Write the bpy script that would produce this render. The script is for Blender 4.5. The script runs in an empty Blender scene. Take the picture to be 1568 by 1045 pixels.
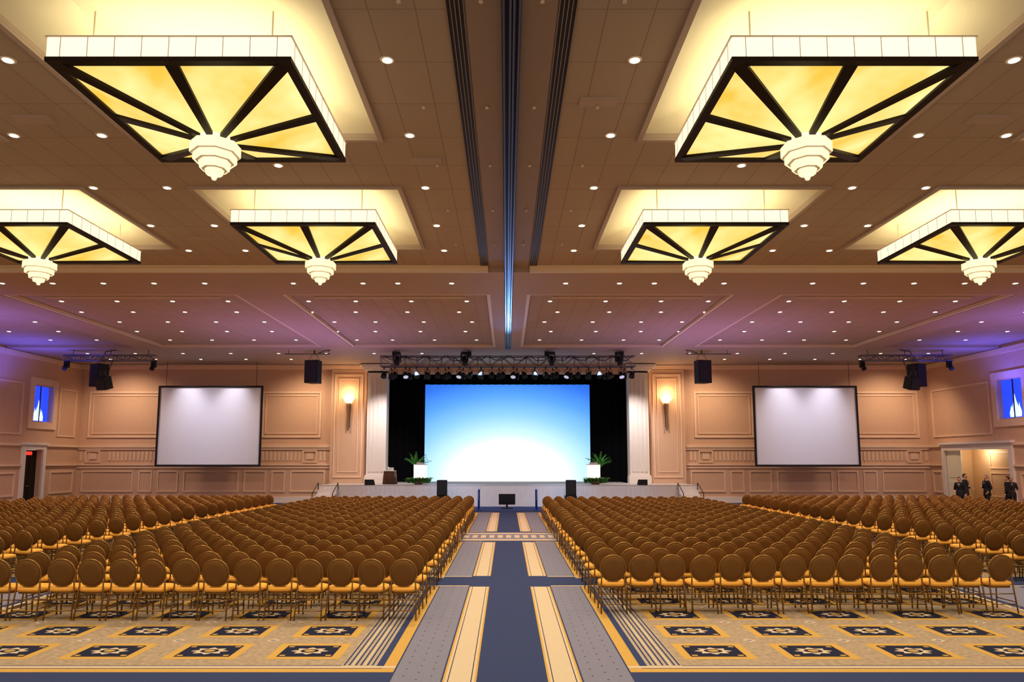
import bpy, math, random
from mathutils import Vector, Matrix
random.seed(4)
scene=bpy.context.scene
D=bpy.data
# ------------------------------------------------------------ materials
def mat(name,col,rough=.6,metal=0,emit=None,es=0,noise=0,nscale=8,bump=0,bscale=60,spec=.3,alpha=None):
    m=D.materials.new(name);m.use_nodes=True
    nt=m.node_tree;p=nt.nodes['Principled BSDF']
    p.inputs['Base Color'].default_value=(*col,1)
    p.inputs['Roughness'].default_value=rough
    p.inputs['Metallic'].default_value=metal
    p.inputs['Specular IOR Level'].default_value=spec
    if emit:
        p.inputs['Emission Color'].default_value=(*emit,1)
        p.inputs['Emission Strength'].default_value=es
    tc=nt.nodes.new('ShaderNodeTexCoord')
    if noise:
        n=nt.nodes.new('ShaderNodeTexNoise');n.inputs['Scale'].default_value=nscale;n.inputs['Detail'].default_value=4
        nt.links.new(tc.outputs['Object'],n.inputs['Vector'])
        r=nt.nodes.new('ShaderNodeMixRGB')
        r.inputs[1].default_value=(*[c*(1-noise) for c in col],1)
        r.inputs[2].default_value=(*[min(1,c*(1+noise)) for c in col],1)
        nt.links.new(n.outputs['Fac'],r.inputs[0]);nt.links.new(r.outputs[0],p.inputs['Base Color'])
    if bump:
        n=nt.nodes.new('ShaderNodeTexNoise');n.inputs['Scale'].default_value=bscale
        nt.links.new(tc.outputs['Object'],n.inputs['Vector'])
        b=nt.nodes.new('ShaderNodeBump');b.inputs['Strength'].default_value=bump;b.inputs['Distance'].default_value=.01
        nt.links.new(n.outputs['Fac'],b.inputs['Height']);nt.links.new(b.outputs[0],p.inputs['Normal'])
    return m
M={}
M['ceil']=mat('ceiling_tile_tan',(.40,.32,.24),.8)
nt=M['ceil'].node_tree;p=nt.nodes['Principled BSDF'];tc=nt.nodes.new('ShaderNodeTexCoord')
br=nt.nodes.new('ShaderNodeTexBrick');br.offset=0;br.inputs['Scale'].default_value=1
br.inputs['Brick Width'].default_value=.61;br.inputs['Row Height'].default_value=1.22;br.inputs['Mortar Size'].default_value=.008
br.inputs['Color1'].default_value=(.41,.33,.245,1);br.inputs['Color2'].default_value=(.395,.315,.235,1);br.inputs['Mortar'].default_value=(.26,.20,.15,1)
nt.links.new(tc.outputs['Object'],br.inputs['Vector']);nt.links.new(br.outputs['Color'],p.inputs['Base Color'])
M['strip']=mat('ceiling_strip_brown',(.30,.225,.16),.6,noise=.08)
M['slot']=mat('air_slot_dark',(.010,.010,.014),.5)
M['track']=mat('partition_track_metal',(.10,.11,.18),.3,metal=.8)
M['beam']=mat('soffit_paint',(.43,.34,.28),.7,noise=.04,nscale=2)
M['trim']=mat('cream_trim',(.70,.60,.47),.55,noise=.03,nscale=3)
M['recess']=mat('recess_paint',(.76,.71,.54),.7,noise=.03,nscale=2)
M['wall']=mat('peach_wallcovering',(.68,.45,.31),.7,noise=.05,nscale=5,bump=.1,bscale=40)
M['wtrim']=mat('peach_moulding',(.84,.62,.45),.5,noise=.03,nscale=6)
M['cream']=mat('cream_column_plaster',(.84,.77,.71),.5,noise=.03,nscale=4)
M['bronze']=mat('dark_bronze',(.018,.010,.006),.45,metal=.3,noise=.1)
M['sbody']=mat('sconce_patina_metal',(.30,.20,.13),.45,metal=.3,noise=.1)
M['blue']=mat('carpet_navy',(.045,.06,.14),.95,noise=.25,nscale=40,bump=.3,bscale=300,spec=.1)
M['grey']=mat('carpet_greyblue',(.22,.215,.28),.95,noise=.15,nscale=30,bump=.3,bscale=300,spec=.1)
M['dot']=mat('carpet_dot',(.09,.08,.14),.95,noise=.1,spec=.1)
M['ccream']=mat('carpet_cream',(.58,.47,.33),.95,noise=.12,nscale=30,bump=.2,bscale=300,spec=.1)
M['gold']=mat('carpet_gold',(.55,.34,.09),.95,noise=.15,nscale=40,bump=.2,bscale=300,spec=.1)
M['tan']=mat('carpet_tan_field',(.38,.29,.20),.95,noise=.5,nscale=14,bump=.3,bscale=200,spec=.1)
M['tanl']=mat('carpet_light_tan',(.42,.34,.25),.95,noise=.2,nscale=14,bump=.3,bscale=200,spec=.1)
M['ink']=mat('carpet_black_navy',(.022,.024,.050),.95,noise=.2,spec=.1)
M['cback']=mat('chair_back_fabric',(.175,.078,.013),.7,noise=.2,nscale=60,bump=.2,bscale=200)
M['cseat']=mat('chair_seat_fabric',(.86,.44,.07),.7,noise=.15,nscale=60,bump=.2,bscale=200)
M['cframe']=mat('chair_gold_metal',(.30,.17,.05),.4,metal=.75,noise=.05)
M['black']=mat('black_plastic',(.012,.012,.014),.5,noise=.1)
M['grille']=mat('black_grille',(.02,.02,.022),.6,noise=.4,nscale=80,bump=.5,bscale=200)
M['drape']=mat('black_velour',(.005,.005,.007),.95,noise=.2,spec=.1)
M['alu']=mat('truss_aluminium',(.22,.22,.27),.4,metal=.8,noise=.05)
M['screen']=mat('projection_screen_fabric',(.78,.77,.86),.8,noise=.01)
M['skirt']=mat('stage_skirt_white',(.82,.81,.82),.8,noise=.05,nscale=4)
M['stage']=mat('stage_deck',(.50,.46,.44),.7,noise=.1)
M['plant']=mat('green_foliage',(.07,.26,.04),.6,noise=.4,nscale=12)
M['wood']=mat('dark_wood',(.10,.045,.02),.4,noise=.3,nscale=10)
M['linen']=mat('white_linen',(.7,.66,.6),.8,noise=.04)
M['cube']=mat('glowing_cube',(.9,.88,.8),.5,emit=(1,.93,.75),es=2.4,noise=.02)
M['panel']=mat('chandelier_amber_glass',(.85,.66,.25),.5,emit=(1,.62,.17),es=1.0,noise=.0)
nt=M['panel'].node_tree;p=nt.nodes['Principled BSDF'];n=nt.nodes.new('ShaderNodeTexNoise');tc=nt.nodes.new('ShaderNodeTexCoord')
n.inputs['Scale'].default_value=.9;n.inputs['Detail'].default_value=6;nt.links.new(tc.outputs['Object'],n.inputs['Vector'])
cr=nt.nodes.new('ShaderNodeValToRGB');cr.color_ramp.elements[0].position=.36;cr.color_ramp.elements[0].color=(.85,.55,.07,1)
cr.color_ramp.elements[1].position=.64;cr.color_ramp.elements[1].color=(1,.88,.38,1)
nt.links.new(n.outputs['Fac'],cr.inputs[0]);nt.links.new(cr.outputs[0],p.inputs['Emission Color'])
p.inputs['Base Color'].default_value=(.38,.30,.08,1)
M['fascia']=mat('chandelier_white_glass',(.9,.85,.7),.5,emit=(1,.89,.68),es=.95,noise=.02)
M['pend']=mat('pendant_white_glass',(.95,.9,.75),.4,emit=(1,.86,.56),es=.9,noise=.02)
M['uplight']=mat('chandelier_uplight_diffuser',(.9,.85,.7),.5,emit=(1,.89,.62),es=2.1,noise=.02)
M['lamp']=mat('downlight_lens',(1,.95,.85),.5,emit=(1,.88,.68),es=8,noise=.01)
M['lampd']=mat('small_lens_cool',(.8,.85,1),.4,emit=(.6,.75,1),es=.5,noise=.01)
M['sconce']=mat('sconce_glass',(1,.85,.6),.5,emit=(1,.76,.42),es=7,noise=.02)
M['niche']=mat('niche_blue_glass',(.02,.05,.5),.4,emit=(.02,.07,1.0),es=1.1,noise=.05)
M['flame']=mat('niche_white_plume',(.7,.8,1),.4,emit=(.45,.65,1),es=1.4,noise=.05)
M['exit']=mat('exit_sign_red',(.6,.02,.02),.4,emit=(1,.03,.02),es=2,noise=.02)
M['vest']=mat('vestibule_wall',(.62,.44,.28),.6,noise=.04)
M['leaf']=mat('cream_door_leaf',(.88,.84,.66),.4,noise=.03)
M['suit']=mat('dark_suit_wool',(.014,.013,.018),.85,noise=.2,nscale=30)
M['suit2']=mat('charcoal_suit_wool',(.03,.026,.03),.85,noise=.2,nscale=30)
M['skin']=mat('skin',(.55,.30,.20),.5,noise=.05)
M['lips']=mat('lips',(.35,.12,.10),.5,noise=.05)
M['hair']=mat('dark_hair',(.03,.018,.01),.6,noise=.3,nscale=40)
M['hair2']=mat('grey_hair',(.22,.19,.17),.6,noise=.3,nscale=40)
M['shirt']=mat('white_shirt',(.7,.68,.66),.7,noise=.03)
M['post']=mat('blue_handrail_metal',(.05,.12,.45),.35,metal=.5,noise=.05)
M['tv']=mat('monitor_glass',(.01,.012,.02),.15,noise=.05)
# cyclorama: blue and white lamp wash put into the emission as a gradient
m=D.materials.new('cyclorama_painted_wash');m.use_nodes=True;nt=m.node_tree;p=nt.nodes['Principled BSDF']
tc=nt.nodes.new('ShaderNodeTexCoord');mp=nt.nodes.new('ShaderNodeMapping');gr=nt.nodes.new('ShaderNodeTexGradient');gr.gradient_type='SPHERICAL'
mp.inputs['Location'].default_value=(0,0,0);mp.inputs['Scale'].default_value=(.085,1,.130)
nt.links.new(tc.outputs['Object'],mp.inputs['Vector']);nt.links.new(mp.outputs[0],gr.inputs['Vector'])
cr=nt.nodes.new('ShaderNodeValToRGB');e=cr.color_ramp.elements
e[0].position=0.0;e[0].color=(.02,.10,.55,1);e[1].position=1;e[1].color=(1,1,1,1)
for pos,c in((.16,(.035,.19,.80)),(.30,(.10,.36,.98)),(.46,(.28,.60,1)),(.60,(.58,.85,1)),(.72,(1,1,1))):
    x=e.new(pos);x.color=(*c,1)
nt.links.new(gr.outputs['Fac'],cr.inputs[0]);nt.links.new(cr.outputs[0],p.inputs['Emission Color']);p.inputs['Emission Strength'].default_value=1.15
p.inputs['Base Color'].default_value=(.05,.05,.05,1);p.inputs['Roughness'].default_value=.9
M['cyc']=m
# ------------------------------------------------------------ mesh builder
class B:
    def __init__(s): s.v=[];s.f=[];s.m=[];s.sm=[];s.mats=[]
    def mi(s,k):
        if k not in s.mats: s.mats.append(k)
        return s.mats.index(k)
    def face(s,ids,k,sm=False): s.f.append(ids);s.m.append(s.mi(k));s.sm.append(sm)
    def quad(s,ps,k):
        n=len(s.v);s.v+=[tuple(q) for q in ps];s.face(list(range(n,n+len(ps))),k)
    def box(s,x0,x1,y0,y1,z0,z1,k):
        n=len(s.v)
        s.v+=[(x0,y0,z0),(x1,y0,z0),(x1,y1,z0),(x0,y1,z0),(x0,y0,z1),(x1,y0,z1),(x1,y1,z1),(x0,y1,z1)]
        for q in((3,2,1,0),(4,5,6,7),(0,1,5,4),(1,2,6,5),(2,3,7,6),(3,0,4,7)): s.face([n+i for i in q],k)
    def loft(s,rings,k,caps=True,sm=True,closed=True):
        n=len(s.v);c=len(rings[0])
        for r in rings: s.v+=[tuple(q) for q in r]
        for i in range(len(rings)-1):
            for j in range(c if closed else c-1):
                a=n+i*c+j;b=n+i*c+(j+1)%c
                s.face([a,b,b+c,a+c],k,sm)
        if caps:
            s.face([n+j for j in range(c)][::-1],k);s.face([n+(len(rings)-1)*c+j for j in range(c)],k)
    def cyl(s,p0,p1,r0,r1=None,n=10,k='black',sm=True,rot=0):
        r1=r0 if r1 is None else r1
        p0=Vector(p0);p1=Vector(p1);d=(p1-p0).normalized()
        u=d.orthogonal().normalized() if abs(d.z)<.999 else Vector((1,0,0));w=d.cross(u)
        R=[]
        for p,r in((p0,r0),(p1,r1)):
            R.append([p+u*math.cos(2*math.pi*i/n+rot)*r+w*math.sin(2*math.pi*i/n+rot)*r for i in range(n)])
        s.loft(R,k,True,sm)
    def tube(s,pts,r,k,n=6,closed=False):
        pts=[Vector(q) for q in pts];R=[];N=len(pts);u=None
        for i,q in enumerate(pts):
            a=pts[(i-1)%N] if (closed or i>0) else q
            b=pts[(i+1)%N] if (closed or i<N-1) else q
            d=(b-a).normalized()
            if u is None: u=d.orthogonal().normalized()
            u=(u-d*u.dot(d)).normalized();w=d.cross(u)
            R.append([q+(u*math.cos(2*math.pi*j/n)+w*math.sin(2*math.pi*j/n))*r for j in range(n)])
        if closed: R.append(R[0])
        s.loft(R,k,not closed)
    def ball(s,c,r,k,nu=14,nv=9,fn=None,v0=0,v1=1):
        R=[]
        for i in range(nv+1):
            t=math.pi*(v0+(v1-v0)*i/nv);ring=[]
            for j in range(nu):
                a=2*math.pi*j/nu
                q=Vector((math.sin(t)*math.cos(a),math.sin(t)*math.sin(a),math.cos(t)))
                if i in(0,nv) : q=Vector((q.x+1e-4*math.cos(a),q.y+1e-4*math.sin(a),q.z))
                if fn: q=fn(q)
                ring.append((c[0]+q.x*r[0],c[1]+q.y*r[1],c[2]+q.z*r[2]))
            R.append(ring[::-1])
        s.loft(R,k)
    def mesh(s,name):
        me=D.meshes.new(name);me.from_pydata([tuple(q) for q in s.v],[],s.f)
        for k in s.mats: me.materials.append(M[k])
        me.polygons.foreach_set('material_index',s.m);me.polygons.foreach_set('use_smooth',s.sm)
        me.update();return me
    def obj(s,name,parent=None,loc=(0,0,0),rz=0,coll=None):
        return add(s.mesh(name),name,loc,rz,parent,coll)
def add(me,name,loc=(0,0,0),rz=0,parent=None,coll=None):
    o=D.objects.new(name,me);(coll or scene.collection).objects.link(o)
    o.location=loc;o.rotation_euler=(0,0,rz)
    if parent: o.parent=parent
    return o
def empty(name,loc=(0,0,0),rz=0):
    o=D.objects.new(name,None);scene.collection.objects.link(o);o.location=loc;o.rotation_euler=(0,0,rz);return o
# ------------------------------------------------------------ room constants
XL,XR,YN,YB,ZC=-25.0,24.5,-4.0,42.0,8.15
# floor + carpet
b=B();b.box(XL-.3,XR+.3,YN,YB+7,-.3,0,'blue');b.obj('floor')
b=B()
def rect(x0,x1,y0,y1,z,k): b.quad([(x0,y0,z),(x1,y0,z),(x1,y1,z),(x0,y1,z)],k)
fields=[(-3.5,6.3),(8.95,14.35),(15.65,22.0),(25.2,34.2)]
for s in(-1,1):
    def R(x0,x1,y0,y1,z,k):
        a,c=sorted((s*x0,s*x1));rect(a,c,y0,y1,z,k)
    for (y0,y1) in fields:
        ya=7.3 if y0==8.95 else y0
        R(.41,.77,ya,y1,.001,'ccream');R(.40,.425,ya,y1,.002,'gold');R(.755,.78,ya,y1,.002,'gold')
        R(.455,.465,ya,y1,.002,'ink');R(.715,.725,ya,y1,.002,'ink')
        R(.80,1.36,ya,y1,.001,'grey')
        yy=ya+.15
        while yy<y1-.1:
            for i,xx in enumerate((.92,1.08,1.24)):
                q=yy+(.13 if i%2 else 0)
                b.quad([(s*xx-.016,q,.003),(s*xx,q-.02,.003),(s*xx+.016,q,.003),(s*xx,q+.02,.003)],'dot')
            yy+=.27
        R(1.38,1.53,y0-.28,y1,.001,'gold')
        R(1.62,2.04,y0-.05,y1,.001,'tanl')
        for xx in(1.66,1.72,1.80,1.86,1.94,2.0): R(xx,xx+.022,y0,y1,.002,'blue')
        for xx in(1.76,1.90): R(xx,xx+.02,y0,y1,.002,'ccream')
        for (fx0,fx1,mx) in((2.04,8.35,2.6),(10.15,24,10.8)):
            R(fx0,fx1,y0,y1,.001,'tan')
            yy=y0+.65
            while yy<y1-.3:
                xx=mx
                while xx<fx1-.4:
                    X=s*xx
                    rect(X-.46,X+.46,yy-.38,yy+.38,.002,'gold')
                    rect(X-.35,X+.35,yy-.27,yy+.27,.003,'ink')
                    pts=[]
                    for i in range(32):
                        a=2*math.pi*i/32;rr=1+.22*math.cos(8*a)
                        pts.append((X+.20*rr*math.cos(a),yy+.14*rr*math.sin(a),.004))
                    b.quad(pts,'ccream')
                    b.quad([(X+.12*math.cos(2*math.pi*i/12),yy+.085*math.sin(2*math.pi*i/12),.005) for i in range(12)],'ink')
                    b.quad([(X+.07*math.cos(2*math.pi*i/12),yy+.05*math.sin(2*math.pi*i/12),.006) for i in range(12)],'gold')
                    for ax in(-.29,.29):
                        for ay in(-.21,.21):
                            rect(X+ax-.035,X+ax+.035,yy+ay-.025,yy+ay+.025,.004,'gold')
                    XX=X+.65*s
                    b.quad([(XX-.10,yy+.55,.003),(XX,yy+.46,.003),(XX+.10,yy+.55,.003),(XX,yy+.64,.003)],'ccream')
                    b.quad([(XX-.05,yy+.55,.004),(XX,yy+.505,.004),(XX+.05,yy+.55,.004),(XX,yy+.595,.004)],'grey')
                    xx+=1.29
                yy+=1.1
        R(8.36,8.45,y0,y1,.002,'ccream');R(8.6,9.9,y0,y1,.001,'grey');R(10.03,10.12,y0,y1,.002,'ccream')
        R(1.38,24,y0-.12,y0-.03,.003,'ccream')
        if y0>9: R(.80,1.38,y0-.12,y0-.03,.003,'ccream')
        R(.80,24,y1+.03,y1+.12,.003,'ccream')
        if y0==8.95: R(1.38,24,y0-.28,y0-.14,.002,'gold')
rect(-1.7,1.7,22.4,24.8,.001,'ccream')
rect(-1.5,1.5,22.8,24.4,.002,'grey')
for i in range(-5,6): rect(i*.27-.08,i*.27+.08,23.2,24.0,.003,'ccream')
b.obj('patterned_carpet')
# ceiling with holes for chandelier recesses
holes=[(cx,cy) for cy in(10.05,16.7) for cx in(-17.9,-11.2,-4.5,4.5,11.2,17.9)]
HR=2.15
xs=sorted(set([XL,XR]+[h[0]-HR for h in holes]+[h[0]+HR for h in holes]))
ys=sorted(set([YN,YB]+[h[1]-HR for h in holes]+[h[1]+HR for h in holes]))
b=B()
for i in range(len(xs)-1):
    for j in range(len(ys)-1):
        mx=(xs[i]+xs[i+1])/2;my=(ys[j]+ys[j+1])/2
        if any(abs(mx-h[0])<HR and abs(my-h[1])<HR for h in holes): continue
        b.quad([(xs[i],ys[j],ZC),(xs[i],ys[j+1],ZC),(xs[i+1],ys[j+1],ZC),(xs[i+1],ys[j],ZC)],'ceil')
for (cx,cy) in holes:
    h=HR;H=.34;t=h-.85
    o=[(cx-h,cy-h),(cx+h,cy-h),(cx+h,cy+h),(cx-h,cy+h)];q=[(cx-t,cy-t),(cx+t,cy-t),(cx+t,cy+t),(cx-t,cy+t)]
    for i in range(4):
        a,c=o[i],o[(i+1)%4];e,g=q[i],q[(i+1)%4]
        b.quad([(*a,ZC),(*c,ZC),(*c,ZC+.08),(*a,ZC+.08)],'beam')
        b.quad([(*a,ZC+.08),(*c,ZC+.08),(*g,ZC+H),(*e,ZC+H)],'recess')
    b.quad([(*x,ZC+H) for x in q],'recess')
b.obj('ceiling')
b=B()
for (cx,cy) in holes:
    h=HR;w=.09
    for (x0,x1,y0,y1) in((cx-h-w,cx+h+w,cy-h-w,cy-h),(cx-h-w,cx+h+w,cy+h,cy+h+w),(cx-h-w,cx-h,cy-h,cy+h),(cx+h,cx+h+w,cy-h,cy+h)):
        b.box(x0,x1,y0,y1,ZC-.05,ZC-.002,'beam')
b.obj('trim_1')
# centre strip with slots and track
b=B()
b.box(-.58,-.13,YN,20.7,ZC-.03,ZC-.002,'strip');b.box(.13,.58,YN,20.7,ZC-.03,ZC-.002,'strip')
for s in(-1,1):
    a,c=sorted((s*.60,s*.83));b.box(a,c,YN,20.7,ZC-.012,ZC-.002,'slot')
    for x in(.60,.655,.71,.765,.82):
        a,c=sorted((s*x,s*(x+.012)));b.box(a,c,YN,20.7,ZC-.030,ZC-.013,'strip')
b.box(-.12,.12,YN,36,ZC-.02,ZC-.002,'slot')
for x in(-.115,-.03,.02,.09): b.box(x,x+.03,YN,36,ZC-.15,ZC-.021,'track')
b.obj('partition_track')
# soffit beams of rear ceiling
b=B();zb=ZC-.14
b.box(XL,-.14,20.9,23.8,zb,ZC-.001,'beam');b.box(.14,XR,20.9,23.8,zb,ZC-.001,'beam')
for x0,x1 in((-.62,-.14),(.14,.62),(-9.2,-7.7),(7.7,9.2),(-18.6,-17.2),(17.2,18.6)): b.box(x0,x1,23.8,35.3,zb,ZC-.001,'beam')
b.box(XL,XR,36,YB,zb,ZC-.001,'beam');b.box(XL,-.14,35.3,36,zb,ZC-.001,'beam');b.box(.14,XR,35.3,36,zb,ZC-.001,'beam')
b.obj('ceiling_soffit_beam')
b=B()
for x0,x1 in((XL,-.62),(.62,XR)):
    b.box(x0,x1,20.8,20.9,zb-.02,ZC-.003,'trim')
    b.box(x0,x1,20.6,20.8,ZC-.04,ZC-.003,'trim')
for x0,x1 in((-17.2,-9.2),(-7.7,-.62),(.62,7.7),(9.2,17.2)):
    b.box(x0,x1,23.8,23.95,zb+.02,ZC-.003,'trim');b.box(x0,x1,35.15,35.3,zb+.02,ZC-.003,'trim')
    b.box(x0,x0+.12,23.95,35.15,zb+.02,ZC-.003,'trim');b.box(x1-.12,x1,23.95,35.15,zb+.02,ZC-.003,'trim')
    b.box(x0+.9,x1-.9,24.7,24.78,ZC-.04,ZC-.003,'trim')
b.obj('trim_2')
# ---------------------------------------------------------- walls
b=B()
b.box(XL-.3,-7.0,YB,YB+.3,0,ZC+.5,'wall');b.box(7.0,XR+.3,YB,YB+.3,0,ZC+.5,'wall')
b.box(-7.0,7.0,YB,YB+.3,7.5,ZC+.5,'wall')
b.obj('wall_back')
def sidewall(name,X,s,dy0,dy1,dh,ny0,ny1,nz0,nz1):
    b=B();x0,x1=sorted((X,X+s*.3))
    b.box(x0,x1,YN,min(dy0,ny0),0,ZC+.5,'wall')
    lo=min(dy0,ny0);hi=max(dy1,ny1)
    b.box(x0,x1,hi,YB,0,ZC+.5,'wall')
    b.box(x0,x1,lo,hi,nz1,ZC+.5,'wall');b.box(x0,x1,lo,hi,dh,nz0,'wall')
    if ny0>lo: b.box(x0,x1,lo,ny0,nz0,nz1,'wall')
    if ny1<hi: b.box(x0,x1,ny1,hi,nz0,nz1,'wall')
    if dy0>lo: b.box(x0,x1,lo,dy0,0,dh,'wall')
    if dy1<hi: b.box(x0,x1,dy1,hi,0,dh,'wall')
    b.obj(name)
sidewall('wall_left',XL,-1,37.3,38.7,3.0,37.7,39.3,4.5,6.4)
sidewall('wall_right',XR,1,35.2,40.4,3.0,34.0,35.8,4.5,6.4)
def frameB(b,x0,x1,z0,z1,y,w=.09,d=.05,k='wtrim'):
    b.box(x0,x1,y-d,y,z1-w,z1,k);b.box(x0,x1,y-d,y,z0,z0+w,k)
    b.box(x0,x0+w,y-d,y,z0+w,z1-w,k);b.box(x1-w,x1,y-d,y,z0+w,z1-w,k)
def frameS(b,X,s,y0,y1,z0,z1,w=.09,d=.05,k='wtrim'):
    a,c=sorted((X,X-s*d))
    b.box(a,c,y0,y1,z1-w,z1,k);b.box(a,c,y0,y1,z0,z0+w,k);b.box(a,c,y0,y0+w,z0+w,z1-w,k);b.box(a,c,y1-w,y1,z0+w,z1-w,k)
b=B()
for s in(-1,1):
    XX=abs(XL) if s<0 else XR
    def sp(a,c): return sorted((s*a,s*c))
    x0,x1=sp(10.35,XX)
    b.box(x0,x1,YB-.10,YB,3.18,3.32,'wtrim');b.box(x0,x1,YB-.06,YB,3.05,3.18,'wtrim')
    b.box(x0,x1,YB-.08,YB,2.14,2.24,'wtrim');b.box(x0,x1,YB-.05,YB,1.98,2.06,'wtrim')
    x=10.6
    while x<XX-.2:
        if not (11.0<x<12.0 or 23.2<x<24.2):
            a,c=sp(x,x+.10);b.box(a,c,YB-.03,YB,2.42,2.95,'wtrim')
        x+=.24
    for xm in(11.5,XX-.9):
        a,c=sp(xm-.42,xm+.42);frameB(b,a,c,2.3,3.02,YB,.08,.07);a,c=sp(xm-.2,xm+.2);b.box(a,c,YB-.05,YB,2.5,2.84,'wtrim')
    for a0,a1 in((10.6,12.6),(12.9,13.7),(14.0,15.3),(15.6,18.8),(19.1,20.3),(20.6,21.4),(21.7,XX-.3)):
        a,c=sp(a0,a1);frameB(b,a,c,.62,1.85,YB,.08,.04)
    for a0,a1 in((10.9,14.4),(14.8,19.6),(20.2,XX-.5)):
        a,c=sp(a0,a1);frameB(b,a,c,3.75,6.45,YB,.10,.06);frameB(b,a+.22,c-.22,3.97,6.23,YB,.05,.04)
    a,c=sp(8.25,10.3);b.box(a,c,YB-.22,YB,0,7.72,'wall')
    a,c=sp(8.45,10.1);frameB(b,a,c,1.45,7.45,YB-.22,.08,.04);frameB(b,a+.25,c-.25,1.75,7.2,YB-.22,.05,.03)
    x0,x1=sp(8.25,XX);b.box(x0,x1,YB-.25,YB,7.74,7.98,'wtrim');b.box(x0,x1,YB-.4,YB,7.9,7.99,'wtrim')
b.obj('trim_3')
b=B()
for s,X in((-1,XL),(1,XR)):
    a,c=sorted((X,X-s*.10))
    door=(37.05,38.95) if s<0 else (34.95,40.65)
    for y0,y1 in((YN,door[0]),(door[1],YB-.12)):
        b.box(a,c,y0,y1,3.18,3.32,'wtrim');b.box(a,c,y0,y1,2.14,2.24,'wtrim')
    b.box(a,c,YN,YB-.4,7.72,7.98,'wtrim')
    for y0,y1 in(((39.5,41.6),(34.5,36.7),(30,34),(25,29.5)) if s<0 else ((40.8,41.7),(31,34.6),(26,30.5))):
        frameS(b,X,s,y0,y1,.62,1.85);
    for y0,y1 in(((39.9,41.5),(32.5,36.9),(27,32)) if s<0 else ((36.4,41.4),(28,33.2))):
        frameS(b,X,s,y0,y1,3.75,6.45)
    fr=(37.7,39.3) if s<0 else (34.0,35.8)
    frameS(b,X,s,fr[0]-.35,fr[1]+.35,4.1,6.8,.34,.09)
b.obj('trim_4')
b=B()
for x0,x1 in((XL,-10.3),(10.3,XR)): b.box(x0,x1,YB-.07,YB,0,.34,'cream')
b.obj('baseboard_back')
b=B();b.box(XL,XL+.07,YN,37.05,0,.34,'cream');b.box(XL,XL+.07,38.95,YB-.08,0,.34,'cream');b.obj('baseboard_left')
b=B();b.box(XR-.07,XR,YN,34.95,0,.34,'cream');b.box(XR-.07,XR,40.65,YB-.08,0,.34,'cream');b.obj('baseboard_right')
for nm,X,s,y0,y1 in(('window_1',XL,-1,37.7,39.3),('window_2',XR,1,34.0,35.8)):
    b=B();a,c=sorted((X+s*.22,X+s*.29));b.box(a,c,y0,y1,4.5,6.4,'niche')
    ym=(y0+y1)/2;x=X+s*.2
    def pl(dy,h,w):
        pts=[(x,ym+dy-w,4.55),(x,ym+dy-w*1.3,4.55+h*.35),(x,ym+dy-w*.4,4.55+h*.7),(x,ym+dy,4.55+h),(x,ym+dy+w*.5,4.55+h*.7),(x,ym+dy+w*1.2,4.55+h*.35),(x,ym+dy+w,4.55)]
        b.quad(pts,'flame')
    pl(0,1.15,.2);pl(.28,.6,.12);pl(-.28,.7,.11)
    a,c=sorted((X+s*.12,X+s*.16));b.box(a,c,ym-.02,ym+.02,4.5,6.4,'bronze')
    b.obj(nm)
b=B()
for y0,y1,z0,z1 in((37.05,37.3,0,3.25),(38.7,38.95,0,3.25),(37.3,38.7,3.0,3.25)): b.box(XL+.002,XL+.12,y0,y1,z0,z1,'cream')
b.box(XL+.002,XL+.2,36.95,39.05,3.25,3.36,'cream')
b.box(XL-.29,XL-.23,37.32,38.0,0,2.98,'bronze');b.box(XL-.29,XL-.23,38.03,38.68,0,2.98,'bronze')
for y in(37.4,38.13):
    b.box(XL-.23,XL-.21,y,y+.45,.3,1.3,'bronze');b.box(XL-.23,XL-.21,y,y+.45,1.5,2.6,'bronze')
b.cyl((XL-.18,37.9,1.1),(XL-.18,38.13,1.1),.025,k='alu')
b.box(XL-.2,XL-.1,37.7,38.1,2.72,2.90,'exit')
b.obj('door_1')
b=B()
for y0,y1,z0,z1 in((34.95,35.2,0,3.3),(40.4,40.65,0,3.3),(35.2,40.4,3.0,3.3)): b.box(XR-.12,XR-.002,y0,y1,z0,z1,'cream')
b.box(XR-.22,XR-.002,34.85,40.75,3.3,3.42,'cream')
b.box(XR+1.5,XR+1.6,34.5,41,0,3.4,'vest');b.box(XR+.31,XR+1.5,34.9,35.0,0,3.4,'vest');b.box(XR+.31,XR+1.5,40.5,40.6,0,3.4,'vest')
b.box(XR+.31,XR+1.6,34.5,41,3.4,3.5,'vest');b.box(XR+.31,XR+1.6,34.5,41,-.1,0,'tan')
for y0,y1 in((35.3,36.9),(37.1,39)): 
    for z0,z1 in((.5,1.8),(2.0,2.9)):
        frameS(b,XR+1.5,1,y0,y1,z0,z1,.07,.04)
b.obj('door_2')
b=B()
b.box(-.03,.03,-.62,.62,0.02,2.97,'leaf')
for z0,z1 in((.3,1.3),(1.5,2.7)): b.box(-.045,.045,-.42,.42,z0,z1,'leaf')
b.cyl((-.09,-.5,1.0),(-.09,-.5,1.3),.02,k='alu')
b.obj('door_3',loc=(XR+.06,39.77,0),rz=0)
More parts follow.
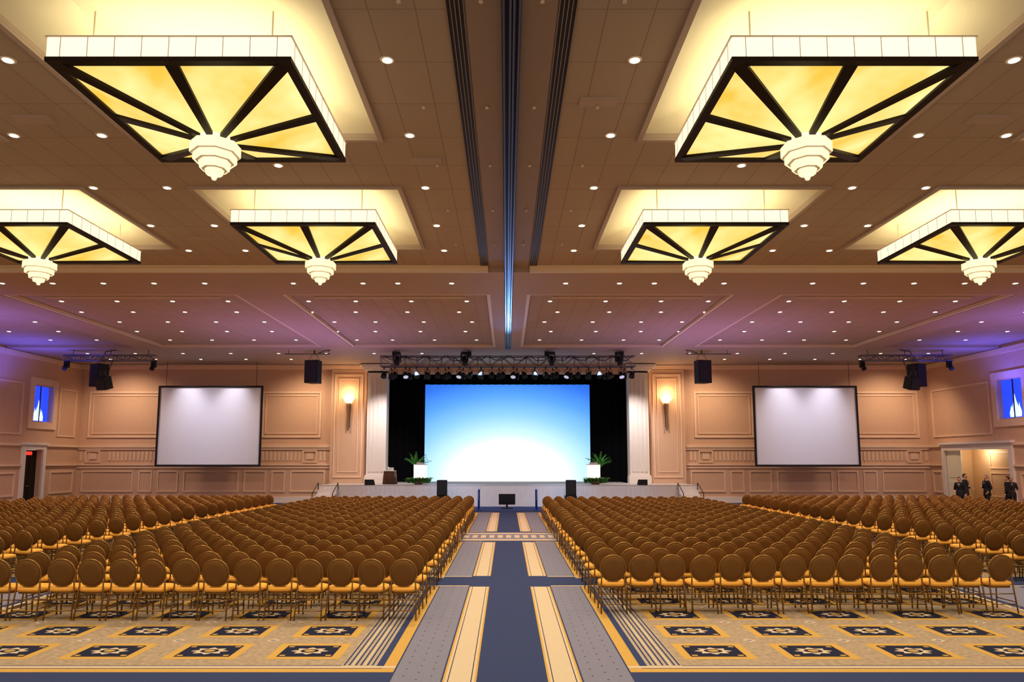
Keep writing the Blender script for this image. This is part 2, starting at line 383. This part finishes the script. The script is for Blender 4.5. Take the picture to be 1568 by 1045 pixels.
# ---------------------------------------------------------- stage
b=B()
b.box(-10.1,10.1,38.52,YB-.23,0,1.08,'stage')
b.box(-10.1,10.1,38.5,YB-.23,1.08,1.12,'stage')
n=160
ring0=[];ring1=[]
for i in range(n+1):
    x=-10.1+20.2*i/n;y=38.46-(.03 if i%2 else 0)
    ring0.append((x,y,.01));ring1.append((x,y,1.09))
b.loft([ring0,ring1],'skirt',caps=False,sm=False,closed=False)
b.box(-6.98,6.98,YB-.23,47.5,0,1.12,'stage')
b.obj('stage_platform')
for s in(-1,1):
    b=B()
    for i in range(4):
        b.box(-.5,.5,-.3*i-.3,-.3*i,0,.9-.22*i,'skirt')
    for x in(-.52,.52):
        b.tube([(x,-.05,.9),(x,-.05,1.25),(x,-1.2,.75),(x,-1.2,0)],.022,'black')
    b.obj('stage_stairs',loc=(s*9.5,38.4,0))
# proscenium
b=B()
for s in(-1,1):
    def bx(x0,x1,y0,y1,z0,z1,k='cream'):
        a,c=sorted((s*x0,s*x1));b.box(a,c,y0,y1,z0,z1,k)
    bx(7.0,8.12,41.4,41.98,1.12,7.6)
    bx(6.93,8.2,41.3,41.98,1.12,1.5);bx(6.95,8.17,41.34,41.98,1.5,1.6)
    for i in range(4): bx(7.14+i*.24,7.26+i*.24,41.36,41.4,1.8,7.2)
    for i in range(5): bx(7.0-.04*i,8.15+.10*i,41.4-.09*i,41.98,7.5+.09*i,7.6+.09*i)
for i in range(4): b.box(-7.0,7.0,41.7-.1*i,41.98,7.55+.11*i,7.67+.11*i,'wall')
b.obj('proscenium_arch')
b=B()
b.box(-8.5,8.5,47.6,47.7,0,9,'drape');b.box(-8.6,-8.5,42.3,47.7,0,9,'drape');b.box(8.5,8.6,42.3,47.7,0,9,'drape');b.box(-8.6,8.6,42.3,47.7,8.9,9,'drape')
def drape(x0,x1,y,z0,z1,step=.12):
    r0=[];r1=[];N=int((x1-x0)/step)
    for i in range(N+1):
        x=x0+(x1-x0)*i/N;yy=y+.07*math.sin(i*1.7)
        r0.append((x,yy,z0));r1.append((x,yy,z1))
    b.loft([r0,r1],'drape',caps=False,closed=False)
drape(-8.4,-5.15,44.6,1.13,8.8);drape(5.1,8.4,44.6,1.13,8.8);drape(-8.4,8.4,44.45,7.12,8.8)
b.obj('stage_curtain')
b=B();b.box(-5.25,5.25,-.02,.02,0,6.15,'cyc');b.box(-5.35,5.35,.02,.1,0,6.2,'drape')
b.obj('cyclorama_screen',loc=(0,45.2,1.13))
for xm in(-16.85,16.85):
    b=B();w=2.86;z0,z1=2.2,6.55;
    b.box(-w,w,0,.02,z0,z1,'screen')
    for x0,x1,a,c in((-w-.1,-w,z0-.1,z1+.1),(w,w+.1,z0-.1,z1+.1),(-w,w,z1,z1+.1),(-w,w,z0-.1,z0)): b.box(x0,x1,-.04,.05,a,c,'black')
    for x in(-w+.3,w-.3): b.cyl((x,.02,z1),(x,.02,8.0),.012,k='black',n=5)
    b.obj('projection_screen',loc=(xm,40.6,0))
sb=B()
sb.loft([[(.28*c*math.cos(a),-.05-.24*c*abs(math.sin(a)) ,z) for a in [math.pi*i/10 for i in range(11)]] for c,z in((.4,.0),(.7,.1),(1,.24),(1.08,.34))],'sconce',caps=False,closed=False)
sb.loft([[(r*math.cos(2*math.pi*i/10),-.12+r*math.sin(2*math.pi*i/10),z) for i in range(10)] for r,z in((.03,-1.6),(.06,-1.5),(.05,-1.3),(.09,-.5),(.11,-.1),(.14,0))],'sbody')
sb.box(-.1,.1,-.04,0,-1.4,-.1,'sbody')
me=sb.mesh('wall_sconce')
for s in(-1,1): add(me,'wall_sconce',(s*9.25-.02,41.775,5.75))
# ---------------------------------------------------------- chandeliers
b=B();a=1.57
def ringbox(a0,a1,z0,z1,k):
    b.box(-a1,a1,-a1,-a0,z0,z1,k);b.box(-a1,a1,a0,a1,z0,z1,k);b.box(-a1,-a0,-a0,a0,z0,z1,k);b.box(a0,a1,-a0,a0,z0,z1,k)
ringbox(a-.05,a,.05,.32,'fascia');ringbox(a-.11,a+.012,-.01,.05,'bronze');ringbox(a-.05,a+.02,.32,.335,'trim')
for i in range(-4,5):
    t=i*a/4.5
    for (x0,x1,y0,y1) in((t-.004,t+.004,-a-.005,-a),(t-.004,t+.004,a,a+.005),(-a-.005,-a,t-.004,t+.004),(a,a+.005,t-.004,t+.004)): b.box(x0,x1,y0,y1,.05,.32,'trim')
ai=a-.10;zc=-.36
rim=[(-ai,-ai),(0,-ai),(ai,-ai),(ai,0),(ai,ai),(0,ai),(-ai,ai),(-ai,0)]
for i in range(8):
    p,q=rim[i],rim[(i+1)%8]
    b.quad([(p[0],p[1],.03),(q[0],q[1],.03),(q[0]*.12,q[1]*.12,zc+.04),(p[0]*.12,p[1]*.12,zc+.04)],'panel')
    d=Vector((p[0],p[1],0)).normalized();w=Vector((-d.y,d.x,0))
    w0,w1=.09,.045
    P0=Vector((p[0],p[1],.04));P1=Vector((p[0]*.12,p[1]*.12,zc+.03))
    dz=Vector((0,0,.05))
    r0=[P0+w*w0,P0-w*w0,P0-w*w0-dz,P0+w*w0-dz];r1=[P1+w*w1,P1-w*w1,P1-w*w1-dz,P1+w*w1-dz]
    b.loft([r0,r1],'bronze',sm=False)
b.quad([(-a+.1,-a+.1,.26),(a-.1,-a+.1,.26),(a-.1,a-.1,.26),(-a+.1,a-.1,.26)],'uplight')
for r0,r1,z0,z1 in((.25,.25,-.32,-.42),(.36,.36,-.42,-.57),(.31,.31,-.57,-.68),(.23,.21,-.68,-.80),(.14,.12,-.80,-.88),(.06,.03,-.88,-.96)):
    b.cyl((0,0,z0),(0,0,z1),r0,r1,8,'pend',False,math.pi/8)
for z,r in((-.572,.345),(-.682,.27),(-.80,.18)): b.cyl((0,0,z+.006),(0,0,z-.006),r,r,8,'trim',False,math.pi/8)
for x in(-1.2,1.2):
    for y in(-1.2,1.2): b.cyl((x,y,.2),(x,y,.92),.012,k='trim',n=6)
me=b.mesh('square_chandelier')
for(cx,cy) in holes: add(me,'square_chandelier',(cx-math.copysign(.09 if (cy<12 and abs(cx)<6) else 0,cx),10.27 if cy<12 else 16.72,7.55))
# downlights
pts=[]
for y in(4.8,7.25,9.7,12.1,14.55,17.0,19.1):
    for s in(-1,1):
        for x in(1.77,7.2,8.75,14.5): pts.append((s*x,y,ZC))
for s in(-1,1):
    pts+= [(s*4.5,13.4,ZC),(s*11.2,13.4,ZC),(s*4.5,19.9,ZC),(s*11.2,19.9,ZC)]
    for x in(1.8,3.5,4.6,6.8,9.6,11.2,12.8,14.4,16,17.8,20,22): pts.append((s*x,22.2,zb))
    for r,y in enumerate((25.4,27.3,29.3,31.5,33.8)):
        for i,x in enumerate((1.5,3.5,5.5,7.2,10.1,12.1,14.1,16.1,19.6,21.8)):
            pts.append((s*(x+(.4 if r%2 else 0)),y,ZC))
    for x in(2,4.5,7,9.5,12,14.5,17,19.5,22): pts.append((s*x,37.2,zb))
    for x in(12,14.5,17,19.5,22): pts.append((s*x,39.4,zb))
b=B()
for x,y,z in pts:
    b.cyl((x,y,z-.012),(x,y,z-.001),.10,.11,14,'trim');b.cyl((x,y,z-.017),(x,y,z-.0125),.07,.07,12,'lamp')
b.obj('recessed_downlights')
b=B()
for y in(6.5,8.3,11,13.3,15.8,18.4):
    for x in(-.38,.38,-3.0+1.6,3.0-1.6):
        b.cyl((x,y,ZC-.07),(x,y,ZC-.03),.03,.02,8,'trim')
for x,y in((-8,11.5),(8,11.5),(-1.6,13.2),(1.4,10.9),(-8,18),(8,18)): b.box(x-.3,x+.3,y-.15,y+.15,ZC-.02,ZC-.002,'beam')
for x,y in((-7.9,9),(7.9,9),(-2,8),(2,8)): b.cyl((x,y,ZC-.05),(x,y,ZC-.002),.12,.15,16,'beam')
b.obj('ceiling_sprinklers_and_vents')
# ---------------------------------------------------------- truss and rigging
def truss(b,x0,x1,y,z0,z1,w=.5,st=.6):
    cs=[(y-w/2,z0),(y+w/2,z0),(y-w/2,z1),(y+w/2,z1)]
    for cy,cz in cs: b.cyl((x0,cy,cz),(x1,cy,cz),.03,k='alu',n=6)
    n=int((x1-x0)/st);dx=(x1-x0)/n
    for i in range(n):
        xa=x0+i*dx;xb=xa+dx;f=i%2
        for cy in(y-w/2,y+w/2): b.cyl((xa,cy,z0 if f else z1),(xb,cy,z1 if f else z0),.018,k='alu',n=5);b.cyl((xa,cy,z0),(xa,cy,z1),.016,k='alu',n=5)
        for cz in(z0,z1): b.cyl((xa,y-w/2,cz),(xb,y+w/2,cz),.014,k='alu',n=5)
b=B();truss(b,-6.5,6.5,36.5,7.2,7.72)
for x in(-5.6,-2.2,2.2,5.6): b.cyl((x,36.5,7.65),(x,36.5,7.99),.02,k='black',n=6)
for x in(-5.8,-2,2,5.8):
    b.box(x-.12,x+.12,36.35,36.65,7.74,7.97,'black')
random.seed(2)
for i in range(12):
    x=-6.3+i*1.06;b.tube([(x,36.22,7.75),(x+.3,36.2,7.45+.1*random.random()),(x+.7,36.2,7.5),(x+1.0,36.22,7.75)],.02,'black',5)
b.obj('lighting_truss')
def parcan(k):
    b=B()
    b.tube([(-.13,0,-.28),(-.14,0,-.05),(0,0,0),(.14,0,-.05),(.13,0,-.28)],.014,'black',5)
    b.cyl((0,0,0),(0,0,.12),.03,k='black',n=8)
    d=Vector((0,-.55,-.84)).normalized();c=Vector((0,0,-.28))
    b.cyl(c-d*.18,c-d*.05,.05,.12,12,'black');b.cyl(c-d*.05,c+d*.16,.12,.15,12,'black');b.cyl(c+d*.155,c+d*.165,.13,.13,12,k)
    return b.mesh('stage_spotlight')
mA=parcan('lampd');mB=parcan('black')
for i in range(24):
    x=-6.3+i*12.6/23;add(mA if i%5==2 else mB,'stage_spotlight',(x,36.25,7.05),random.uniform(-.7,.7))
for i in range(14):
    add(mB,'stage_spotlight',(-6+i*12/13,36.75,7.05),math.pi+random.uniform(-.6,.6))
b=B();b.box(-.16,.16,-.12,.12,.0,.14,'black');b.box(-.19,-.14,-.06,.06,-.38,.05,'black');b.box(.14,.19,-.06,.06,-.38,.05,'black');b.cyl((0,.05,-.12),(0,-.12,-.5),.10,.14,12,'black')
mh=b.mesh('moving_head_light')
for x in(-5.6,-2.2,2.2,5.6): add(mh,'moving_head_light',(x,35.95,7.75),random.uniform(-.5,.5))
def speaker(w,d,h):
    b=B();b.loft([[(-w/2,-d/2,z),(w/2,-d/2,z),(w*.38,d/2,z),(-w*.38,d/2,z)] for z in(0,h)],'black',sm=False)
    b.box(-w/2+.03,w/2-.03,-d/2-.02,-d/2,.03,h-.03,'grille')
    for x in(-w/2+.05,w/2-.05): b.cyl((x,0,h),(x*.4,0,h+.3),.012,k='alu',n=5)
    return b
s1=speaker(.72,.6,1.15).mesh('hanging_loudspeaker')
s2=speaker(.6,.5,.6).mesh('hanging_loudspeaker')
for s in(-1,1):
    add(s1,'hanging_loudspeaker',(s*9.8,36,6.30),s*.25);
    add(s1,'hanging_loudspeaker',(s*20.6,36,6.12),s*.45)
    o=add(s2,'hanging_loudspeaker',(s*19.7,35.0,5.9),s*.3);o.rotation_euler.x=.3
    b=B();x0,x1=sorted((s*22.4,s*17.8));truss(b,x0,x1,36,7.45,7.72,.3,.4)
    for x in(x0+.4,(x0+x1)/2,x1-.4): b.cyl((x,36,7.7),(x,36,7.99),.015,k='black',n=5)
    for x in(x0+.1,x1-.1): b.box(x-.1,x+.1,35.9,36.1,7.1,7.44,'black');b.cyl((x,35.8,7.0),(x,36,7.25),.12,.1,10,'black')
    b.tube([(s*20.6,36,7.45),(s*20.3,35.9,7.9),(s*19.8,35.9,7.98)],.02,'black',5)
    b.tube([(s*19.75,35.1,6.5),(s*19.8,35.5,7.1),(s*19.9,35.86,7.45)],.015,'black',5)
    b.obj('side_rigging_truss')
    b=B();b.cyl((s*9.0,36,7.79),(s*11.3,36,7.79),.03,k='alu',n=6);b.cyl((s*9.8,36,7.8),(s*9.8,36,7.98),.03,k='black',n=6)
    for x in(9.1,11.1): b.cyl((s*x,36,7.78),(s*x,36,7.99),.012,k='black',n=5)
    b.tube([(s*9.6,36,7.82),(s*9.3,36,7.95),(s*9.0,36,7.98)],.02,'black',5)
    b.obj('speaker_rigging_pipe')
# ---------------------------------------------------------- stage furniture
for x in(-3.4,3.25):
    b=B();b.box(-.3,.3,-.3,.3,0,.62,'black');b.box(-.27,.27,-.32,-.3,.04,.58,'grille')
    b.loft([[(-.27,-.26,z),(.27,-.26,z),(.2,.26,z),(-.2,.26,z)] for z in(.63,1.42)],'black',sm=False);b.box(-.24,.24,-.28,-.26,.67,1.38,'grille')
    b.obj('floor_loudspeaker',loc=(x,37.7,0))
b=B();b.box(-.42,.42,-.03,.03,.2,.74,'black');b.box(-.39,.39,-.035,-.03,.23,.71,'tv');b.box(-.3,.3,-.2,.2,0,.05,'black');b.box(-.05,.05,-.02,.02,.05,.2,'black')
b.obj('confidence_monitor',loc=(-.05,37.0,0),rz=0)
for s in(-1,1):
    b=B();
    b.tube([(0,0,0),(0,0,1.0),(0,1.3,1.0),(0,1.3,0)],.03,'post',8);b.tube([(0,.02,.5),(0,1.28,.5)],.02,'post',8)
    for y in(0,1.3): b.cyl((0,y,0),(0,y,.03),.12,k='post',n=14)
    b.obj('aisle_handrail',loc=(s*1.42-.02,35.3,.003))
    b=B();b.loft([[(-.25,-.18,0),(.25,-.18,0),(.25,.2,0),(-.25,.2,0)],[(-.25,-.18,.05),(.25,-.18,.05),(.25,.2,.3),(-.25,.2,.3)]],'black',sm=False);b.box(-.2,.2,-.185,-.18,.01,.05,'grille')
    b.obj('stage_wedge_monitor',loc=(s*7.3-.1,38.9,1.12),rz=math.pi)
    e=empty('lit_display_cube',(s*4.85-.05,40.6,1.12))
    b=B();b.box(-.26,.26,-.26,.26,0,.32,'linen');b.box(-.33,.33,-.33,.33,.34,1.06,'cube')
    for z in(.32,1.08): b.box(-.35,.35,-.35,.35,z-.02,z+.02,'linen')
    b.box(-.2,.2,-.2,.2,1.1,1.2,'linen');b.obj('cube_body',parent=e)
    b=B();random.seed(7)
    b.cyl((0,-.62,0),(0,-.62,.12),.2,.26,14,'wood')
    for i in range(190):
        cx=random.uniform(-.62,.62);a=random.uniform(0,6.28);l=random.uniform(.22,.46);w=.035
        p0=Vector((cx,-.62,.08));d=Vector((math.cos(a),math.sin(a)*.6,0));
        p1=p0+d*l*.5+Vector((0,0,l*.7));p2=p0+d*l+Vector((0,0,l*.55));n=Vector((-d.y,d.x,0)).normalized()*w
        b.quad([p0-n*.3,p0+n*.3,p1+n,p1-n],'plant');b.quad([p1-n,p1+n,p2+n*.1,p2-n*.1],'plant')
    b.obj('fern_bed',loc=(s*4.85-.05,40.4,1.12))
    b=B();b.cyl((0,0,0),(0,0,.35),.2,.26,14,'wood');b.cyl((0,0,.3),(0,0,.9),.03,.02,7,'wood')
    for i in range(18):
        a=i*2.4;el=random.uniform(.6,1.35);L=random.uniform(.8,1.2);d=Vector((math.cos(a)*math.cos(el),math.sin(a)*math.cos(el),math.sin(el)))
        prev=Vector((0,0,.85));
        for j in range(6):
            nx=prev+d*L/6;d=(d+Vector((0,0,-.16))).normalized();n=Vector((-d.y,d.x,0)).normalized()*.11*(1-abs(j-2)/5)
            b.quad([prev-n,prev,nx,nx-n+Vector((0,0,-.04))],'plant');b.quad([prev,prev+n,nx+n+Vector((0,0,-.04)),nx],'plant');prev=nx
    b.obj('potted_palm',loc=(s*(4.85)-.05+(.5 if s>0 else -.4),41.9,1.12))
b=B();b.loft([[(r*math.cos(2*math.pi*i/24)*(1+.05*math.cos(i*math.pi)),r*math.sin(2*math.pi*i/24)*(1+.05*math.cos(i*math.pi)),z) for i in range(24)] for r,z in((.40,0),(.36,.5),(.33,.70),(.33,.72))],'wood')
b.cyl((0,0,.72),(0,0,.75),.35,.35,24,'linen');b.cyl((-.1,0,.75),(-.1,0,.95),.05,.04,10,'linen');b.cyl((.1,.05,.75),(.1,.05,.92),.04,.05,10,'linen');b.box(-.02,.2,-.15,-.0,.75,.92,'linen')
b.obj('draped_side_table',loc=(-6.55,40.3,1.12))
# ---------------------------------------------------------- chairs
b=B()
cz,rr=.705,.2
lean=.10
def bp(a,k,off):
    x=rr*k*math.cos(a);z=cz+(.205*k)*math.sin(a);return (x,-.215-(z-cz)*lean*1.6+off,z)
N=20
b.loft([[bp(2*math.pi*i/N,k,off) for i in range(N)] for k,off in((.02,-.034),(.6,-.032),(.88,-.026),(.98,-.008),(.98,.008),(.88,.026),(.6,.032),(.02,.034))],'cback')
b.tube([bp(2*math.pi*i/N,1.03,0) for i in range(N)],.014,'cframe',6,True)
def sq(t,r,ex=4):
    c,s_=math.cos(t),math.sin(t);return (r*math.copysign(abs(c)**(2/ex),c),r*math.copysign(abs(s_)**(2/ex),s_))
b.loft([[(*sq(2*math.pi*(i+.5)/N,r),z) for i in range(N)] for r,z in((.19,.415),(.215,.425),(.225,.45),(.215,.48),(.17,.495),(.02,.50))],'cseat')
b.loft([[(*sq(2*math.pi*(i+.5)/N,r),z) for i in range(N)] for r,z in((.2,.39),(.2,.415))],'cframe')
for s in(-1,1):
    b.tube([(s*.205,-.26,0),(s*.195,-.20,.40),(s*.185,-.19,.52),(s*.185,-.205,.64)],.0125,'cframe')
    b.tube([(s*.205,.215,0),(s*.195,.19,.40)],.0125,'cframe')
    b.tube([(s*.2,-.23,.17),(s*.2,.2,.17)],.009,'cframe')
b.tube([(-.2,.2,.22),(.2,.2,.22)],.009,'cframe');b.tube([(-.2,-.235,.14),(.2,-.235,.14)],.009,'cframe')
b.tube([(-.2,-.215,.3),(.2,-.215,.3)],.009,'cframe')
chair=b.mesh('banquet_chair')
def rowcoll(name,n,pitch):
    c=D.collections.new(name)
    for i in range(n): add(chair,'banquet_chair',((i)*pitch,random.uniform(-.02,.02),0),random.uniform(-.04,.04),None,c)
    return c
cA=rowcoll('banquet_chair_row_short',14,.482);cBc=rowcoll('banquet_chair_row_long',20,.482)
def inst(c,loc):
    o=D.objects.new('banquet_chair_row',None);scene.collection.objects.link(o);o.instance_type='COLLECTION';o.instance_collection=c;o.location=loc
P=.90;ZF=.007
for s in(-1,1):
    y0=11.6 if s<0 else 12.1
    for r in range(23 if s<0 else 22):
        y=y0+r*P
        if r==0:
            for i in range(14): add(chair,'banquet_chair',(s*(1.66+.482*i),y+random.uniform(-.03,.03),ZF),random.uniform(-.06,.06))
        else: inst(cA,((1.66 if s>0 else -1.66-13*.482)+random.uniform(-.03,.03),y,ZF))
    y=13.4
    while y<32.6:
        inst(cBc,((10.5 if s>0 else -10.5-19*.482)+random.uniform(-.04,.04),y,ZF));y+=P
# ---------------------------------------------------------- people
def skinobj(name,verts,edges,rad,k,parent,sub=1):
    me=D.meshes.new(name);me.from_pydata(verts,edges,[]);o=add(me,name,parent=parent)
    me.materials.append(M[k])
    bpy.context.view_layer.objects.active=o
    md=o.modifiers.new('skin','SKIN')
    for i,r in enumerate(rad):
        sv=me.skin_vertices[0].data[i];sv.radius=(r,r) if not isinstance(r,tuple) else r;sv.use_root=(i==0)
    md.use_smooth_shade=True
    sd=o.modifiers.new('sub','SUBSURF');sd.levels=sub;sd.render_levels=sub
    return o
def person(loc,rz,h=1.76,suit='suit',hair='hair',arms=('down','bent'),turn=0,step=.0):
    e=empty('standing_man',loc,rz);e.scale=(h/1.76,)*3
    V=[(0,0,.98),(0,.0,1.12),(0,.01,1.30),(0,.0,1.44),(0,.0,1.52),
       (-.10,0,.90),(-.11,.01+step,.50),(-.11,-.03+step,.09),(.10,0,.90),(.12,.01-step,.50),(.13,-.03-step,.09)]
    E=[(0,1),(1,2),(2,3),(3,4),(0,5),(5,6),(6,7),(0,8),(8,9),(9,10)]
    Rr=[(.165,.115),(.155,.11),(.18,.125),(.12,.09),.055,.10,.072,.055,.10,.072,.055]
    wr=[]
    for s,a in((-1,arms[0]),(1,arms[1])):
        n=len(V)
        if a=='down': pts=[(s*.17,0,1.43),(s*.235,-.02,1.14),(s*.25,.05,.90)]
        elif a=='bent': pts=[(s*.17,0,1.43),(s*.24,-.03,1.15),(s*.17,.20,1.10)]
        elif a=='chest': pts=[(s*.17,0,1.43),(s*.25,.02,1.16),(s*.07,.2,1.22)]
        else: pts=[(s*.17,0,1.43),(s*.27,-.05,1.16),(s*.2,.06,.98)]
        V+=pts;E+=[(3,n),(n,n+1),(n+1,n+2)];Rr+=[.075,.055,.038]
        wr.append((s,a,Vector(pts[1]),Vector(pts[2])))
    skinobj('suit_body',V,E,Rr,suit,e,2)
    b=B()
    b.loft([[(rx*math.cos(2*math.pi*i/20),ry*math.sin(2*math.pi*i/20),z) for i in range(20)] for rx,ry,z in((.19,.135,.80),(.195,.14,.82),(.178,.128,1.0),(.16,.12,1.12))],suit)
    b.quad([(-.045,.118,1.45),(.045,.118,1.45),(0,.142,1.22)],'shirt')
    b.box(-.012,.012,.135,.15,1.24,1.44,suit)
    b.cyl((0,0,1.49),(0,0,1.53),.062,.058,14,'shirt')
    for sx,yy in((-.11,step),(.13,-step)):
        b.ball((sx,.03+yy,.045),(.05,.14,.045),'black',12,8)
    b.obj('clothes_details',parent=e)
    he=D.objects.new('head',None);scene.collection.objects.link(he);he.parent=e;he.location=(0,.015,1.64);he.rotation_euler=(0,0,turn)
    b=B()
    def fh(q):
        x,y,z=q
        if z<0: k=1+z*.28;x*=k;y=y*(1+z*.12)+(-z)*.06
        if y>.8: y=.8+(y-.8)*.6
        return Vector((x,y,z))
    b.ball((0,0,0),(.076,.097,.118),'skin',20,14,fh)
    b.cyl((0,-.01,-.16),(0,0,-.05),.054,.052,14,'skin')
    b.loft([[(w*math.cos(t),y0+dd*math.sin(t),z) for t in [math.pi*i/6 for i in range(7)]] for w,dd,y0,z in((.007,.008,.082,.025),(.011,.022,.082,-.012),(.016,.028,.08,-.024),(.01,.008,.08,-.034))],'skin')
    for s in(-1,1):
        b.ball((s*.077,-.008,-.005),(.012,.024,.034),'skin',8,6)
        b.ball((s*.03,.083,.012),(.013,.008,.007),'shirt',8,6);b.ball((s*.03,.089,.012),(.006,.005,.006),'hair',8,6)
        b.box(s*.03-.017,s*.03+.017,.082,.092,.028,.034,hair)
    b.ball((0,.084,-.058),(.024,.008,.007),'lips',10,6)
    def fhair(q):
        x,y,z=q
        if y>.35 and z<.55: y=.35
        return Vector((x,y,z))
    b.ball((0,-.012,.018),(.083,.101,.113),hair,20,12,fhair,0,.62)
    b.obj('head_mesh',parent=he)
    for s,a,el,w in wr:
        d=(w-el).normalized();up=Vector((0,0,1));side=(d.cross(up)).normalized() if abs(d.z)<.95 else Vector((0,1,0))
        side=side*s
        if abs(d.z)>.6: side=Vector((0,1,0))-d*d.y;side.normalize()
        curl=d.cross(side)*s
        if curl.dot(Vector((-s,0,-.3)))<0: curl=-curl
        HV=[w-d*.01,w+d*.04,w+d*.085];HE=[(0,1),(1,2)];HR_=[(.022,.02),(.036,.016),(.034,.014)]
        for j,(off,l) in enumerate(((-.028,.062),(-.0095,.074),(.0095,.078),(.028,.07))):
            n=len(HV);p=w+d*.08+side*off
            HV+=[p,p+d*l*.45+curl*.006,p+d*l*.8+curl*.022,p+d*l*.95+curl*.038];HE+=[(2,n),(n,n+1),(n+1,n+2),(n+2,n+3)];HR_+=[.0095,.009,.008,.007]
        n=len(HV);p=w+d*.03+side*.03
        HV+=[p,p+side*.02+d*.03+curl*.012,p+side*.022+d*.058+curl*.022];HE+=[(1,n),(n,n+1),(n+1,n+2)];HR_+=[.012,.010,.008]
        skinobj('hand',[tuple(q) for q in HV],HE,HR_,'skin',e,1)
        b=B();b.cyl(w-d*.03,w+d*.005,.034,.033,12,'shirt');b.obj('cuff',parent=e)
person((20.9,33.6,ZF),2.2,1.66,'suit','hair',('down','bent'),.3)
person((21.6,34.3,ZF),-2.4,1.80,'suit2','hair',('bent','down'),-.2)
person((22.15,33.6,ZF),1.5,1.76,'suit','hair2',('hip','chest'),.2,.05)
person((23.0,33.4,ZF),.6,1.70,'suit','hair',('down','hip'),.4,.06)
person((23.5,33.9,ZF),2.6,1.66,'suit2','hair2',('bent','down'),-.3)
# ---------------------------------------------------------- lights
def spot(name,loc,e,col,ang=120,blend=.8,rot=(0,0,0),rad=.12):
    l=D.lights.new(name,'SPOT');l.energy=e;l.color=col;l.spot_size=math.radians(ang);l.spot_blend=blend;l.shadow_soft_size=rad
    o=D.objects.new(name,l);scene.collection.objects.link(o);o.location=loc;o.rotation_euler=rot;return o
def point(name,loc,e,col,rad=.15):
    l=D.lights.new(name,'POINT');l.energy=e;l.color=col;l.shadow_soft_size=rad
    o=D.objects.new(name,l);scene.collection.objects.link(o);o.location=loc;return o
warm=(1,.85,.65)
for y in(4.8,9.7,14.55,19.1):
    for x in(1.77,8.0,14.5):
        for s in(-1,1): spot('downlight_lamp',(s*x,y,ZC-.06),640,warm,125)
for y in(25.2,31):
    for x in(3.3,10.1,15.5,21.4):
        for s in(-1,1): spot('downlight_lamp',(s*x,y,ZC-.06),950,(1,.74,.58),140)
for s in(-1,1):
    for x in(15.45,18.1): spot('wallwash_lamp',(s*x,39.5,7.95),400,(1,.95,1),70,1,(math.radians(22),0,0),.3)
    spot('screen_fill',(s*16.8,36.5,7.9),750,(.95,.92,1),70,1,(math.radians(45),0,0),.3)  # unseen spot added to brighten the projection screen
    for x in(11.5,22): spot('wallwash_lamp',(s*x,39.2,7.95),950,(1,.76,.52),130,1,(math.radians(22),0,0),.2)
    point('sconce_lamp',(s*9.25,41.3,6.3),50,(1,.66,.34),.1)
    spot('blue_uplight',(s*23.2,34.5,5.0),800,(.10,.10,1),130,1,(math.pi,0,0),.2)
    spot('violet_uplight',(s*21.5,27,3.6),1250,(.25,.15,1),130,1,(math.pi,0,0),.2)
    spot('violet_ceiling_fill',(s*9.0,31.5,1.6),1100,(.55,.32,1),125,1,(math.pi,0,0),.3)  # added violet spot in place of stage light reflected onto the ceiling
    for x,en in((4.6,1500),(1.5,1500)): spot('stage_skirt_fill',(s*x,36.0,7.1),en,(.5,.70,1),62,1,(math.radians(21),0,0),.2)  # added blue-white spots brighten the stage skirt in place of uplights
    spot('column_fill',(s*6.4,38.6,7.4),1100,(1,.93,.92),70,1,(math.radians(35),0,s*math.radians(-20)),.1)  # added spot brightens the column in place of cyclorama spill
    if s>0: spot('door_fill',(22.9,39.7,7.6),600,(1,.92,.7),40,1,(0,math.radians(16),0),.1)  # unseen spot added to brighten the cream door leaf
point('vestibule_lamp',(XR+.9,38.9,2.9),50,(1,.85,.6),.1)
spot('track_fill',(0,36.1,6.3),420,(.16,.38,1),24,1,(math.radians(-98),0,0),.1)  # added blue spot stands in for the stage reflected in the track groove
w=D.worlds.new('world');scene.world=w;w.use_nodes=True
bg=w.node_tree.nodes['Background'];bg.inputs[0].default_value=(1,.86,.76,1);bg.inputs[1].default_value=.8  # ambient fill added, enters where the rear wall is left out
# ---------------------------------------------------------- camera
c=D.cameras.new('camera');co=D.objects.new('camera',c);scene.collection.objects.link(co);scene.camera=co
co.location=(-.06,0,2.45);co.rotation_euler=(math.radians(96.5),0,0)
c.sensor_width=36;c.lens=1100/1568*36;c.shift_x=.0051;c.shift_y=.0365;c.clip_end=200
scene.view_settings.view_transform='Standard';scene.view_settings.look='None'
scene.view_settings.exposure=.06;scene.view_settings.gamma=.93
